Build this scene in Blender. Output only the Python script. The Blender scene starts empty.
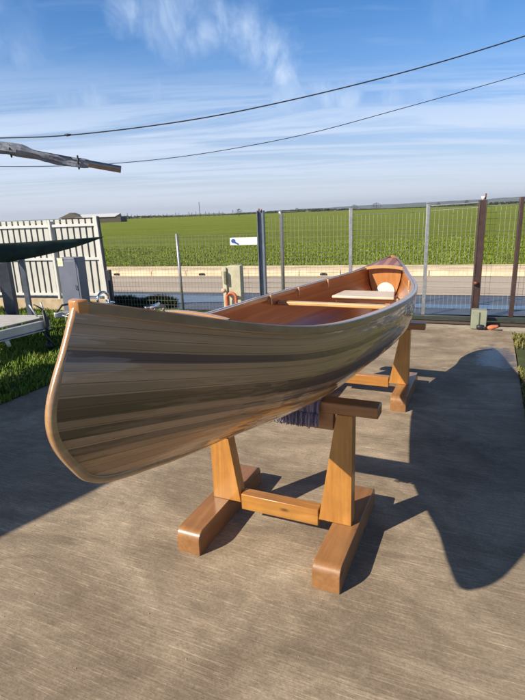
import bpy, bmesh, math, random
from mathutils import Vector, Matrix
random.seed(7)
S = bpy.context.scene
COL = S.collection
rad = math.radians

# ------------------------------------------------------------------ camera model
CF, CP, CR, CH = 500.0, rad(15.4), rad(2.15), 1.6
fwd = Vector((0, math.cos(CP), -math.sin(CP)))
rgt0 = Vector((1, 0, 0)); up0 = rgt0.cross(fwd)
rgt = rgt0*math.cos(CR) - up0*math.sin(CR)
upv = up0*math.cos(CR) + rgt0*math.sin(CR)
def ray(x, y): return fwd + rgt*((x-262.5)/CF) - upv*((y-350)/CF)
def at(x, y, Y):
    d = ray(x, y); return Vector((0, 0, CH)) + d*(Y/d.y)
cam = bpy.data.cameras.new('camera'); co = bpy.data.objects.new('camera', cam); COL.objects.link(co)
cam.sensor_fit = 'VERTICAL'; cam.sensor_height = 24; cam.lens = 24*CF/700
cam.clip_start = .05; cam.clip_end = 20000
m = Matrix((rgt, upv, -fwd)).transposed().to_4x4(); m.translation = (0, 0, CH)
co.matrix_world = m
S.camera = co

# canoe frame: t along the canoe (bow to stern), s across, z up
YA = rad(24.4)
dv = Vector((math.sin(YA), math.cos(YA), 0)); nv = Vector((dv.y, -dv.x, 0))
OO = Vector((.12, 2.26, 0)) + nv*.03
def W(t, s, z): return OO + dv*t + nv*s + Vector((0, 0, z))

# ------------------------------------------------------------------ object helpers
def prop(o, label=None, cat=None, group=None, kind=None):
    if label: o['label'] = label
    if cat: o['category'] = cat
    if group: o['group'] = group
    if kind: o['kind'] = kind
    return o
def empty(name, loc, label, cat, group=None, rz=0):
    o = bpy.data.objects.new(name, None); COL.objects.link(o)
    o.location = loc; o.rotation_euler = (0, 0, rz); o.empty_display_size = .1
    bpy.context.view_layer.update()
    return prop(o, label, cat, group)
class MB:
    def __init__(s): s.v = []; s.f = []; s.uv = {}
    def add(s, vs, fs):
        b = len(s.v); s.v += [tuple(v) for v in vs]; s.f += [tuple(b+i for i in f) for f in fs]; return b
    def box(s, c, sz, ax=None, taper=1.0):
        c = Vector(c); X, Y, Z = ax or (Vector((1,0,0)), Vector((0,1,0)), Vector((0,0,1)))
        vs = []
        for k in (-1, 1):
            q = taper if k > 0 else 1
            for i, j in ((-1,-1),(1,-1),(1,1),(-1,1)):
                vs.append(c + X*(i*sz[0]/2*q) + Y*(j*sz[1]/2*q) + Z*(k*sz[2]/2))
        s.add(vs, [(3,2,1,0),(4,5,6,7),(0,1,5,4),(1,2,6,5),(2,3,7,6),(3,0,4,7)]); return s
    def tube(s, pts, r, n=8, cap=True, squash=None):
        pts = [Vector(p) for p in pts]; rs = r if isinstance(r, (list, tuple)) else [r]*len(pts)
        prev = None; rings = []
        for i, p in enumerate(pts):
            a = pts[max(i-1, 0)]; b = pts[min(i+1, len(pts)-1)]; T = (b-a).normalized()
            if prev is None:
                U = T.orthogonal().normalized()
                if abs(T.z) < .9: U = T.cross(Vector((0,0,1))).normalized()
            else: U = (prev - T*prev.dot(T)).normalized()
            prev = U; V = T.cross(U)
            ring = []
            for k in range(n):
                an = 2*math.pi*k/n
                ring.append(p + U*math.cos(an)*rs[i] + V*math.sin(an)*rs[i]*(squash or 1))
            rings.append(ring)
        vs = [v for R_ in rings for v in R_]; fs = []
        for i in range(len(pts)-1):
            for k in range(n):
                k2 = (k+1) % n; fs.append((i*n+k, i*n+k2, (i+1)*n+k2, (i+1)*n+k))
        if cap: fs.append(tuple(reversed(range(n)))); fs.append(tuple((len(pts)-1)*n+k for k in range(n)))
        s.add(vs, fs); return s
    def prism(s, poly, off):
        n = len(poly); poly = [Vector(p) for p in poly]; off = Vector(off)
        s.add(poly + [p+off for p in poly], [tuple(reversed(range(n))), tuple(range(n, 2*n))] + [(i, (i+1) % n, (i+1) % n+n, i+n) for i in range(n)]); return s
    def grid(s, rows, closed=False):
        n = len(rows[0]); vs = [v for r in rows for v in r]; fs = []
        for i in range(len(rows)-1):
            for k in range(n if closed else n-1):
                k2 = (k+1) % n; fs.append((i*n+k, i*n+k2, (i+1)*n+k2, (i+1)*n+k))
        return s.add(vs, fs)
    def build(s, name, mat, parent=None, smooth=False, bevel=0, solid=0, seg=2):
        me = bpy.data.meshes.new(name); me.from_pydata(s.v, [], s.f); me.update()
        bm = bmesh.new(); bm.from_mesh(me); bmesh.ops.recalc_face_normals(bm, faces=bm.faces)
        if smooth:
            for f in bm.faces: f.smooth = True
        bm.to_mesh(me); bm.free()
        for mt in (mat if isinstance(mat, (list, tuple)) else [mat]): me.materials.append(mt)
        o = bpy.data.objects.new(name, me); COL.objects.link(o)
        if solid:
            md = o.modifiers.new('solid', 'SOLIDIFY'); md.thickness = solid; md.offset = 0
        if bevel:
            md = o.modifiers.new('bevel', 'BEVEL'); md.width = bevel; md.segments = seg; md.limit_method = 'ANGLE'; md.angle_limit = rad(35)
            for p in me.polygons: p.use_smooth = True
            try: me.set_sharp_from_angle(angle=rad(40))
            except Exception: pass
            md.harden_normals = False
        if parent:
            o.parent = parent; o.matrix_parent_inverse = parent.matrix_world.inverted()
        return o

# ------------------------------------------------------------------ material helpers
def new_mat(name):
    mt = bpy.data.materials.new(name); mt.use_nodes = True
    nt = mt.node_tree; b = nt.nodes['Principled BSDF']; return mt, nt, b
def N(nt, typ, **kw):
    n = nt.nodes.new(typ)
    for k, v in kw.items():
        if k in n.inputs: n.inputs[k].default_value = v
        else: setattr(n, k, v)
    return n
def L(nt, a, b): nt.links.new(a, b)
def ramp(nt, fac, stops, interp='LINEAR'):
    r = nt.nodes.new('ShaderNodeValToRGB'); r.color_ramp.interpolation = interp
    el = r.color_ramp.elements
    while len(el) < len(stops): el.new(1)
    for e, (p, c) in zip(el, stops): e.position = p; e.color = (c[0], c[1], c[2], 1) if not isinstance(c, (int, float)) else (c, c, c, 1)
    if fac is not None: L(nt, fac, r.inputs[0])
    return r
def mix(nt, fac, a, b, mode='MIX'):
    m = nt.nodes.new('ShaderNodeMix'); m.data_type = 'RGBA'; m.blend_type = mode
    for sock, v in ((m.inputs[0], fac), (m.inputs[6], a), (m.inputs[7], b)):
        if hasattr(v, 'is_output'): L(nt, v, sock)
        else: sock.default_value = v if isinstance(v, (int, float)) else (v[0], v[1], v[2], 1)
    return m.outputs[2]
def coords(nt, kind='Object', scale=(1,1,1), rot=(0,0,0), loc=(0,0,0)):
    tc = nt.nodes.new('ShaderNodeTexCoord'); mp = nt.nodes.new('ShaderNodeMapping')
    mp.inputs['Scale'].default_value = scale; mp.inputs['Rotation'].default_value = rot; mp.inputs['Location'].default_value = loc
    L(nt, tc.outputs[kind], mp.inputs[0]); return mp.outputs[0]
def noise(nt, vec, scale, detail=6, rough=.6, dist=0):
    n = N(nt, 'ShaderNodeTexNoise', Scale=scale, Detail=detail, Roughness=rough, Distortion=dist); L(nt, vec, n.inputs['Vector']); return n.outputs['Fac']
def bump(nt, h, bsdf, strength=.3, dist=.01):
    b = N(nt, 'ShaderNodeBump', Strength=strength, Distance=dist); L(nt, h, b.inputs['Height']); L(nt, b.outputs[0], bsdf.inputs['Normal']); return b
def simple(name, col, rough=.5, metal=0, var=.25, scale=12, bs=.15, coat=0, spec=.5):
    mt, nt, b = new_mat(name); v = coords(nt)
    f = noise(nt, v, scale, 8, .65)
    r = ramp(nt, f, [(.3, [c*(1-var) for c in col]), (.7, [min(1, c*(1+var)) for c in col])])
    L(nt, r.outputs[0], b.inputs['Base Color']); b.inputs['Roughness'].default_value = rough; b.inputs['Metallic'].default_value = metal
    b.inputs['Coat Weight'].default_value = coat; b.inputs['Coat Roughness'].default_value = .08; b.inputs['Specular IOR Level'].default_value = spec
    if bs: bump(nt, noise(nt, v, scale*6, 4), b, bs, .004)
    return mt

def wood(name, c1, c2, axis='t', rough=.4, coat=.5, gs=1.0, knots=True):
    """stained timber; grain runs along the given axis of the canoe frame"""
    mt, nt, b = new_mat(name)
    sc = {'t': (30, 1.6, 30), 's': (1.6, 30, 30), 'z': (30, 30, 1.6)}[axis]
    v0 = coords(nt, 'Object', rot=(0, 0, YA))      # x = across, y = along
    mp = N(nt, 'ShaderNodeMapping'); mp.inputs['Scale'].default_value = sc; L(nt, v0, mp.inputs[0])
    g = noise(nt, mp.outputs[0], gs, 6, .65, .8)
    r = ramp(nt, g, [(.25, c1), (.5, [(a+b_)/2 for a, b_ in zip(c1, c2)]), (.72, c2)])
    big = noise(nt, v0, 5, 4, .6)
    col = mix(nt, .55, r.outputs[0], ramp(nt, big, [(.3, .62), (.7, 1.2)]).outputs[0], 'MULTIPLY')
    if knots:
        vo = N(nt, 'ShaderNodeTexVoronoi', Scale=1.0); mp2 = N(nt, 'ShaderNodeMapping')
        mp2.inputs['Scale'].default_value = tuple(9 if q > 5 else 3.5 for q in sc); L(nt, v0, mp2.inputs[0]); L(nt, mp2.outputs[0], vo.inputs['Vector'])
        col = mix(nt, ramp(nt, vo.outputs['Distance'], [(.06, 1), (.13, 0)]).outputs[0], col, [c*.35 for c in c1])
    L(nt, col, b.inputs['Base Color'])
    b.inputs['Roughness'].default_value = rough; b.inputs['Coat Weight'].default_value = coat; b.inputs['Coat Roughness'].default_value = .2
    bump(nt, g, b, .25, .003)
    return mt

def strip_mat(name, stripcols, rough=.35, coat=1.0, wavy=.02, coat_rough=.04):
    """strip planking: UV x = metres along the boat, UV y = 0..1 from sheer to keel"""
    n = len(stripcols); mt, nt, b = new_mat(name)
    uv = nt.nodes.new('ShaderNodeUVMap'); uv.uv_map = 'UVMap'
    sep = nt.nodes.new('ShaderNodeSeparateXYZ'); L(nt, uv.outputs[0], sep.inputs[0])
    # gentle wander of the seams
    mp = N(nt, 'ShaderNodeMapping'); mp.inputs['Scale'].default_value = (1.2, 3, 1); L(nt, uv.outputs[0], mp.inputs[0])
    wn = noise(nt, mp.outputs[0], 1.0, 2)
    off = N(nt, 'ShaderNodeMath', operation='MULTIPLY_ADD'); L(nt, wn, off.inputs[0]); off.inputs[1].default_value = .02; L(nt, sep.outputs[1], off.inputs[2])
    r = ramp(nt, off.outputs[0], [(.01+i/n*.99, c) for i, c in enumerate(stripcols)], 'CONSTANT')
    # per strip index -> white noise so that each strip has its own grain offset
    fl = N(nt, 'ShaderNodeMath', operation='MULTIPLY'); L(nt, off.outputs[0], fl.inputs[0]); fl.inputs[1].default_value = n
    fl2 = N(nt, 'ShaderNodeMath', operation='FLOOR'); L(nt, fl.outputs[0], fl2.inputs[0])
    cmb = nt.nodes.new('ShaderNodeCombineXYZ'); L(nt, sep.outputs[0], cmb.inputs[0]); L(nt, sep.outputs[1], cmb.inputs[1]); L(nt, fl2.outputs[0], cmb.inputs[2])
    mg = N(nt, 'ShaderNodeMapping'); mg.inputs['Scale'].default_value = (5, 420, 3.1); L(nt, cmb.outputs[0], mg.inputs[0])
    g = noise(nt, mg.outputs[0], 1.0, 7, .7, .5)
    mg2 = N(nt, 'ShaderNodeMapping'); mg2.inputs['Scale'].default_value = (.9, .01, 7.7); L(nt, cmb.outputs[0], mg2.inputs[0])
    g2 = noise(nt, mg2.outputs[0], 1.0, 3, .6)
    c = mix(nt, .75, r.outputs[0], ramp(nt, g, [(.28, .7), (.5, 1.0), (.75, 1.2)]).outputs[0], 'MULTIPLY')
    c = mix(nt, .6, c, ramp(nt, g2, [(.3, .72), (.7, 1.25)]).outputs[0], 'MULTIPLY')
    # fine dark seam
    fr = N(nt, 'ShaderNodeMath', operation='FRACT'); L(nt, fl.outputs[0], fr.inputs[0])
    c = mix(nt, ramp(nt, fr.outputs[0], [(0, .8), (.035, .6), (.07, 0)]).outputs[0], c, (.03, .018, .01))
    L(nt, c, b.inputs['Base Color']); b.inputs['Roughness'].default_value = rough
    b.inputs['Coat Weight'].default_value = coat; b.inputs['Coat Roughness'].default_value = coat_rough; b.inputs['Coat IOR'].default_value = 1.48
    mw = N(nt, 'ShaderNodeMapping'); mw.inputs['Scale'].default_value = (1.5, 5, 1); L(nt, uv.outputs[0], mw.inputs[0])
    bp = N(nt, 'ShaderNodeBump', Strength=1.0, Distance=wavy); L(nt, noise(nt, mw.outputs[0], 1.3, 3, .45), bp.inputs['Height'])
    L(nt, bp.outputs[0], b.inputs['Coat Normal'])
    # dust and tiny scratches on the varnish
    cr = ramp(nt, noise(nt, uv.outputs[0], 9, 8, .7), [(.4, coat_rough), (.75, coat_rough+.12)]); L(nt, cr.outputs[0], b.inputs['Coat Roughness'])
    return mt

BLK = simple('black_steel', (.02, .02, .022), .45)
# ------------------------------------------------------------------ world and sun
SUN_AZ, SUN_EL = 58.0, 35.0      # direction the light travels towards (from +Y to +X), elevation
w = bpy.data.worlds.new('World'); S.world = w; w.use_nodes = True
nt = w.node_tree; bg = nt.nodes['Background']
sky = nt.nodes.new('ShaderNodeTexSky'); sky.sky_type = 'NISHITA'; sky.sun_disc = False
sky.sun_elevation = rad(SUN_EL); sky.sun_rotation = rad(SUN_AZ+180); sky.air_density = 1.0; sky.dust_density = .6; sky.ozone_density = 2.5
sky.altitude = 0
tc = nt.nodes.new('ShaderNodeTexCoord'); sp = nt.nodes.new('ShaderNodeSeparateXYZ'); L(nt, tc.outputs['Generated'], sp.inputs[0])
def Mt(op, a, b=None, c=None):
    q = nt.nodes.new('ShaderNodeMath'); q.operation = op
    for i, v in enumerate((a, b, c)):
        if v is None: continue
        if hasattr(v, 'is_output'): L(nt, v, q.inputs[i])
        else: q.inputs[i].default_value = v
    return q.outputs[0]
zc = Mt('MAXIMUM', sp.outputs[2], 0.0); den = Mt('ADD', zc, .06)
px = Mt('DIVIDE', sp.outputs[0], den); py = Mt('DIVIDE', sp.outputs[1], den)
cb = nt.nodes.new('ShaderNodeCombineXYZ'); L(nt, px, cb.inputs[0]); L(nt, py, cb.inputs[1])
def cl(scale, sx, sy, rz, lo, hi, dist=.6, det=9, rough=.6, loc=(0,0,0)):
    mp = N(nt, 'ShaderNodeMapping'); mp.inputs['Scale'].default_value = (sx, sy, 1); mp.inputs['Rotation'].default_value = (0, 0, rad(rz)); mp.inputs['Location'].default_value = loc
    L(nt, cb.outputs[0], mp.inputs[0])
    return ramp(nt, noise(nt, mp.outputs[0], scale, det, rough, dist), [(lo, 0), (hi, 1)]).outputs[0]
cirr = cl(.8, .6, 1.3, 62, .56, .80, 1.6)
wisp = cl(2.0, .4, 1.5, 70, .54, .85, 2.0, loc=(3, 1, 0))
big = cl(.35, 1, 1, 0, .44, .64, .4, 4, loc=(1.3, .4, 0))
low = cl(.42, .38, 1.9, 6, .44, .56, .8, 10, .66, loc=(.4, 2.2, 0))
low2 = cl(.9, .30, 2.4, 4, .46, .62, .5, 8, .6, loc=(5.0, .2, 0))
cf = Mt('MULTIPLY', Mt('MAXIMUM', cirr, Mt('MULTIPLY', wisp, .7)), Mt('MULTIPLY_ADD', big, .6, .2))
# a few separate feathery clouds in the northern sky
xz = nt.nodes.new('ShaderNodeCombineXYZ'); L(nt, sp.outputs[0], xz.inputs[0]); L(nt, sp.outputs[2], xz.inputs[1])
wn_ = N(nt, 'ShaderNodeTexNoise', Scale=9.0, Detail=5.0, Roughness=.6); L(nt, xz.outputs[0], wn_.inputs['Vector'])
wv = nt.nodes.new('ShaderNodeVectorMath'); wv.operation = 'MULTIPLY_ADD'; L(nt, wn_.outputs['Color'], wv.inputs[0]); wv.inputs[1].default_value = (.16, .12, 0); L(nt, xz.outputs[0], wv.inputs[2])
tot = None
for gx, gz, gr_, gs in ((-.20,.335,.035,.8),(-.13,.318,.045,.9),(-.07,.308,.045,.9),(-.01,.296,.045,1),(.02,.268,.042,1),(.045,.235,.034,1),(.055,.20,.036,.9),(.12,.188,.04,.9),(.17,.185,.035,.8),(.25,.20,.026,.6),(.25,.165,.04,.7),(-.26,.185,.05,.7),(-.31,.20,.04,.5),(-.16,.205,.035,.6),(-.36,.25,.05,.35),(.33,.30,.05,.2),(-.42,.30,.05,.3)):
    dn = nt.nodes.new('ShaderNodeVectorMath'); dn.operation = 'DISTANCE'; L(nt, wv.outputs[0], dn.inputs[0]); dn.inputs[1].default_value = (gx+.08, gz+.06, 0)
    mr = nt.nodes.new('ShaderNodeMapRange'); mr.interpolation_type = 'SMOOTHSTEP'; L(nt, dn.outputs['Value'], mr.inputs[0]); mr.inputs[1].default_value = 0; mr.inputs[2].default_value = gr_*1.75; mr.inputs[3].default_value = gs; mr.inputs[4].default_value = 0
    tot = mr.outputs[0] if tot is None else Mt('MAXIMUM', tot, mr.outputs[0])
mpx = N(nt, 'ShaderNodeMapping'); mpx.inputs['Scale'].default_value = (30, 14, 1); mpx.inputs['Rotation'].default_value = (0, 0, rad(38)); L(nt, xz.outputs[0], mpx.inputs[0])
fe = ramp(nt, noise(nt, mpx.outputs[0], .6, 10, .6, 1.0), [(.30, .15), (.72, 1)]).outputs[0]
feather = Mt('MULTIPLY', tot, fe)
elevmask = ramp(nt, sp.outputs[2], [(.0, .25), (.05, .9), (.13, 1), (.19, .55), (.25, .1), (.32, 0)]).outputs[0]
lowf = Mt('MULTIPLY', Mt('MAXIMUM', low, Mt('MULTIPLY', low2, .9)), elevmask)
allc = Mt('MAXIMUM', Mt('MAXIMUM', Mt('MULTIPLY', cf, .6), Mt('MULTIPLY', feather, .92)), Mt('MULTIPLY', lowf, .80))
tint = ramp(nt, sp.outputs[2], [(.0, (.85, .95, 1.15)), (.12, (.62, .92, 1.30)), (.25, (.46, 1.0, 1.48)), (.38, (.46, 1.0, 1.48)), (.6, (.30, .36, .46))]).outputs[0]
skyc = mix(nt, 1.0, sky.outputs[0], tint, 'MULTIPLY')
c1 = mix(nt, allc, skyc, (6.6, 8.1, 10.4))
hz = ramp(nt, sp.outputs[2], [(0.0, .92), (.03, .80), (.07, .52), (.13, .36), (.20, .16), (.30, .03)]).outputs[0]
c2 = mix(nt, hz, c1, (7.4, 8.0, 9.2))
L(nt, c2, bg.inputs[0]); bg.inputs[1].default_value = .073
sl = bpy.data.lights.new('sun', 'SUN'); so = bpy.data.objects.new('sun', sl); COL.objects.link(so)
sl.energy = 4.8; sl.angle = rad(.53); sl.color = (1.0, .88, .70)
sd = Vector((math.sin(rad(SUN_AZ))*math.cos(rad(SUN_EL)), math.cos(rad(SUN_AZ))*math.cos(rad(SUN_EL)), -math.sin(rad(SUN_EL))))
so.rotation_euler = sd.to_track_quat('-Z', 'Y').to_euler()
vs = S.view_settings; vs.view_transform = 'Standard'; vs.look = 'None'; vs.gamma = 1; vs.exposure = .5; vs.use_curve_mapping = False
S.render.engine = 'CYCLES'

# ------------------------------------------------------------------ ground
def sheet(name, poly, z, mat, label=None):
    b = MB(); b.add([(p[0], p[1], z) for p in poly], [tuple(range(len(poly)))])
    o = b.build(name, mat); o['kind'] = 'structure'; return o
# bare earth / verge soil everywhere
def ground_mat():
    mt, nt, b = new_mat('verge_soil'); v = coords(nt)
    f = noise(nt, v, 3, 8); r = ramp(nt, f, [(.3, (.035, .05, .012)), (.55, (.06, .075, .02)), (.75, (.12, .10, .055))])
    L(nt, r.outputs[0], b.inputs['Base Color']); b.inputs['Roughness'].default_value = .95; bump(nt, noise(nt, v, 30, 6), b, .6, .02); return mt
sheet('ground', [(-3900, -60), (3900, -60), (3900, 5500), (-3900, 5500)], -.02, ground_mat())

def field_mat():
    mt, nt, b = new_mat('winter_crop'); v = coords(nt, rot=(0, 0, rad(17)))
    tuft = noise(nt, v, 2.4, 12, .78, .3)
    mp = N(nt, 'ShaderNodeMapping'); mp.inputs['Scale'].default_value = (.05, .5, 1); L(nt, v, mp.inputs[0])
    band = noise(nt, mp.outputs[0], 1.0, 6, .6)
    patch = noise(nt, v, .22, 6, .6)
    r = ramp(nt, tuft, [(.30, (.10, .125, .015)), (.5, (.18, .225, .026)), (.68, (.26, .31, .05))])
    c = mix(nt, .7, r.outputs[0], ramp(nt, band, [(.3, .62), (.7, 1.35)]).outputs[0], 'MULTIPLY')
    c = mix(nt, ramp(nt, patch, [(.55, 0), (.72, .4)]).outputs[0], c, (.10, .13, .035))
    L(nt, c, b.inputs['Base Color']); b.inputs['Roughness'].default_value = .9; b.inputs['Specular IOR Level'].default_value = .1
    bump(nt, tuft, b, 1.0, .15); return mt
def fy(x, k): return k - .3067*x       # the road runs along lines y = k - 0.3067 x
XL, XR = -900, 900
KE, KF = 14.70, 13.05
fieldpoly = [(XL, fy(XL, KE)), (XR, fy(XR, KE)), (3800, fy(XR, KE)), (3800, 5400), (-3800, 5400), (-3800, fy(XL, KE))]
sheet('field', fieldpoly, .004, field_mat())

def asphalt_mat():
    mt, nt, b = new_mat('road_asphalt'); v = coords(nt, rot=(0, 0, rad(17)))
    g = noise(nt, v, 60, 6, .7); mp = N(nt, 'ShaderNodeMapping'); mp.inputs['Scale'].default_value = (.15, 1.6, 1); L(nt, v, mp.inputs[0])
    t = noise(nt, mp.outputs[0], 1, 5)
    r = ramp(nt, g, [(.3, (.36, .305, .25)), (.7, (.52, .45, .37))]); c = mix(nt, .7, r.outputs[0], ramp(nt, t, [(.3, .75), (.7, 1.2)]).outputs[0], 'MULTIPLY')
    L(nt, c, b.inputs['Base Color']); b.inputs['Roughness'].default_value = .8; bump(nt, g, b, .4, .01); return mt
A_ASPH = asphalt_mat()
sheet('road', [(XL, fy(XL, 10.15)), (XR, fy(XR, 10.15)), (XR, fy(XR, KF)), (XL, fy(XL, KF))], .008, A_ASPH)
# wet strip / puddle water along the near side of the road
def water_mat(name='puddle_water'):
    mt, nt, b = new_mat(name); v = coords(nt)
    b.inputs['Base Color'].default_value = (.03, .045, .06, 1); b.inputs['Roughness'].default_value = .04; b.inputs['Specular IOR Level'].default_value = .8
    bump(nt, noise(nt, v, 5, 3), b, .12, .02); return mt
WATER = water_mat()
def blob(name, pts, z, mat):
    # rounded irregular outline through the points
    out = []; n = len(pts)
    for i in range(n):
        p0, p1, p2, p3 = (Vector(pts[(i+k-1) % n]+(0,)) for k in range(4))
        for q in range(6):
            u = q/6; out.append(.5*((2*p1)+(-p0+p2)*u+(2*p0-5*p1+4*p2-p3)*u*u+(-p0+3*p1-3*p2+p3)*u**3) + Vector((random.uniform(-.02, .02), random.uniform(-.02, .02), 0)))
    b = MB(); c = sum(out, Vector())/len(out)
    vs = [(p.x, p.y, z) for p in out]; b.add(vs, [tuple(range(len(vs)))])
    o = b.build(name, mat); o['kind'] = 'structure'; return o
sheet('gutter', [(XL/20, fy(XL/20, 8.30)), (XR/20, fy(XR/20, 8.30)), (XR/20, fy(XR/20, 10.15)), (XL/20, fy(XL/20, 10.15))], .002,
      simple('damp_tarmac', (.07, .068, .07), .35, var=.4, scale=4))
sheet('sandy_ground', [(-40, fy(-40, 8.2)), (-3.35, fy(-3.35, 8.2)), (-3.75, fy(-3.75, 10.15)), (-40, fy(-40, 10.15))], .006, simple('dry_sand', (.42, .34, .23), .95, var=.3, scale=3))
blob('roadside_puddle', [(-3.6, 10.15), (-2.6, 9.55), (-1.2, 9.35), (-.4, 9.30), (-.5, 9.85), (-1.6, 10.25), (-3.2, 10.75)], .007, WATER)
blob('roadside_puddle', [(1.9, 8.25), (2.8, 7.95), (4.2, 7.50), (6.0, 6.95), (6.2, 7.25), (4.6, 7.75), (3.0, 8.25), (2.1, 8.5)], .007, WATER)

def crop_in(x, y): return y > fy(x, KE)+.05 and abs(x) < .62*y
# (blades added after the lawn helper is defined)
# the far kerb
KERB = simple('pale_kerb_stone', (.74, .60, .42), .85, var=.25, scale=3)
kb = MB(); 
x = -60.0
while x < 60:
    a = Vector((x+.01, fy(x+.01, KF), 0)); c = Vector((x+.99, fy(x+.99, KF), 0)); nrm = Vector((.3067, 1, 0)).normalized()
    h = .13
    kb.prism([a, a+Vector((0,0,h)), a+nrm*.16+Vector((0,0,h+.01)), a+nrm*.16], c-a); x += 1.0
o = kb.build('kerb', KERB); o['kind'] = 'structure'
sheet('verge', [(XL/9, fy(XL/9, KF+.15)), (XR/9, fy(XR/9, KF+.15)), (XR/9, fy(XR/9, KE)), (XL/9, fy(XL/9, KE))], .10,
      simple('sandy_verge', (.66, .53, .35), .95, var=.3, scale=2.0))
# drain slots in the kerb seen as small dark arches
for xx in (-4.65, -4.05, -1.55, 1.6):
    nrm = Vector((.3067, 1, 0)).normalized(); ex = Vector((1, -.3067, 0)).normalized()
    c = Vector((xx, fy(xx, KF), .055)) - nrm*.012
    b = MB(); pts = [c + ex*(-.09) + Vector((0,0,-.03)), c + ex*.09 + Vector((0,0,-.03))] + [c + ex*(.09*math.cos(a)) + Vector((0,0,.03*math.sin(a))) for a in [rad(q) for q in range(0, 181, 20)]]
    b.prism(pts, nrm*.02)
    prop(b.build('kerb_drain', simple('drain_dark', (.02, .018, .015), .9, bs=0)), 'small dark arched drain opening in the pale kerb across the road', 'drain', 'drain openings in the far kerb')

# the concrete slab, broom finished
def concrete_mat():
    mt, nt, b = new_mat('broomed_concrete')
    v = coords(nt, rot=(0, 0, YA))        # x across the slab, y along it
    mp = N(nt, 'ShaderNodeMapping'); mp.inputs['Scale'].default_value = (7, 150, 1); mp.inputs['Rotation'].default_value = (0, 0, rad(-4)); L(nt, v, mp.inputs[0])
    br = noise(nt, mp.outputs[0], 1.0, 4, .6, .2)
    mp3 = N(nt, 'ShaderNodeMapping'); mp3.inputs['Scale'].default_value = (2.6, 90, 1); mp3.inputs['Rotation'].default_value = (0, 0, rad(-2)); L(nt, v, mp3.inputs[0])
    br2 = noise(nt, mp3.outputs[0], 1.0, 4, .6, .3)
    fine = noise(nt, v, 75, 8, .8)
    mp2 = N(nt, 'ShaderNodeMapping'); mp2.inputs['Scale'].default_value = (.8, 1.5, 1); L(nt, v, mp2.inputs[0])
    big = noise(nt, mp2.outputs[0], 1.15, 9, .70, .9)
    med = noise(nt, v, 6.5, 9, .72, .6)
    base = ramp(nt, big, [(.32, (.195, .148, .102)), (.46, (.26, .205, .145)), (.57, (.35, .28, .20)), (.72, (.45, .37, .275))]).outputs[0]
    c = mix(nt, .8, base, ramp(nt, med, [(.3, .74), (.7, 1.2)]).outputs[0], 'MULTIPLY')
    c = mix(nt, .55, c, ramp(nt, br, [(.36, .84), (.5, .97), (.585, 1.03), (.635, 1.75)]).outputs[0], 'MULTIPLY')
    c = mix(nt, .4, c, ramp(nt, br2, [(.36, .90), (.56, 1.0), (.62, 1.5)]).outputs[0], 'MULTIPLY')
    c = mix(nt, .85, c, ramp(nt, fine, [(.3, .60), (.48, .97), (.7, 1.38)]).outputs[0], 'MULTIPLY')
    c = mix(nt, ramp(nt, noise(nt, v, 1.7, 10, .72, .8), [(.30, .55), (.40, 0)]).outputs[0], c, (.10, .078, .055))
    # pale scuffs
    c = mix(nt, ramp(nt, noise(nt, v, 2.3, 9, .75, 1.5), [(.62, 0), (.72, .35)]).outputs[0], c, (.48, .42, .34))
    # damp patch by the right hand edge
    dist = nt.nodes.new('ShaderNodeVectorMath'); dist.operation = 'DISTANCE'
    tcn = nt.nodes.new('ShaderNodeTexCoord'); mpd = N(nt, 'ShaderNodeMapping'); mpd.inputs['Rotation'].default_value = (0, 0, YA); L(nt, tcn.outputs['Object'], mpd.inputs[0])
    sc_ = N(nt, 'ShaderNodeMapping'); sc_.inputs['Scale'].default_value = (1.5, .75, 1); L(nt, mpd.outputs[0], sc_.inputs[0])
    P = Vector((2.50, 5.15, 0)); Pr = Matrix.Rotation(YA, 3, 'Z') @ P
    L(nt, sc_.outputs[0], dist.inputs[0]); dist.inputs[1].default_value = (Pr.x*1.5, Pr.y*.75, 0)
    dd = N(nt, 'ShaderNodeMath', operation='MULTIPLY_ADD'); L(nt, med, dd.inputs[0]); dd.inputs[1].default_value = .9; L(nt, dist.outputs['Value'], dd.inputs[2])
    wet = ramp(nt, dd.outputs[0], [(.70, 1), (.86, 0)]).outputs[0]
    c = mix(nt, wet, c, mix(nt, 1.0, c, (.42, .42, .45), 'MULTIPLY'))
    L(nt, c, b.inputs['Base Color'])
    rr = mix(nt, wet, (.78, .78, .78), (.24, .24, .24)); L(nt, rr, b.inputs['Roughness'])
    b.inputs['Specular IOR Level'].default_value = .45
    h = mix(nt, .5, br, br2); h = mix(nt, .5, h, fine)
    bp = N(nt, 'ShaderNodeBump', Distance=.006); L(nt, h, bp.inputs['Height']); L(nt, mix(nt, wet, (.85,.85,.85), (.12,.12,.12)), bp.inputs['Strength'])
    L(nt, bp.outputs[0], b.inputs['Normal'])
    return mt
SLE, SRE = -3.15, 1.15
b = MB(); pl = [W(-6, SLE, .0), W(-6, SRE, .0), W(4.93, SRE, .0), W(4.93, SLE, 0)]
b.prism([(p.x, p.y, -.10) for p in pl], (0, 0, .10))
o = b.build('concrete_slab', concrete_mat()); o['kind'] = 'structure'
CURB = simple('worn_concrete', (.36, .32, .26), .85, var=.3, scale=6)
# ledge of the gate track behind the slab
b = MB(); b.prism([(p.x, p.y, -.1) for p in (W(4.93, -1.9, 0), W(4.93, 2.6, 0), W(5.35, 2.6, 0), W(5.35, -1.9, 0))], (0, 0, .085))
o = b.build('gate_apron', CURB); o['kind'] = 'structure'
blob('yard_puddle', [(2.56, 4.45), (2.82, 4.60), (3.2, 5.2), (3.12, 5.42), (2.98, 5.40), (2.76, 4.98)], -.004, WATER)

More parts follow.
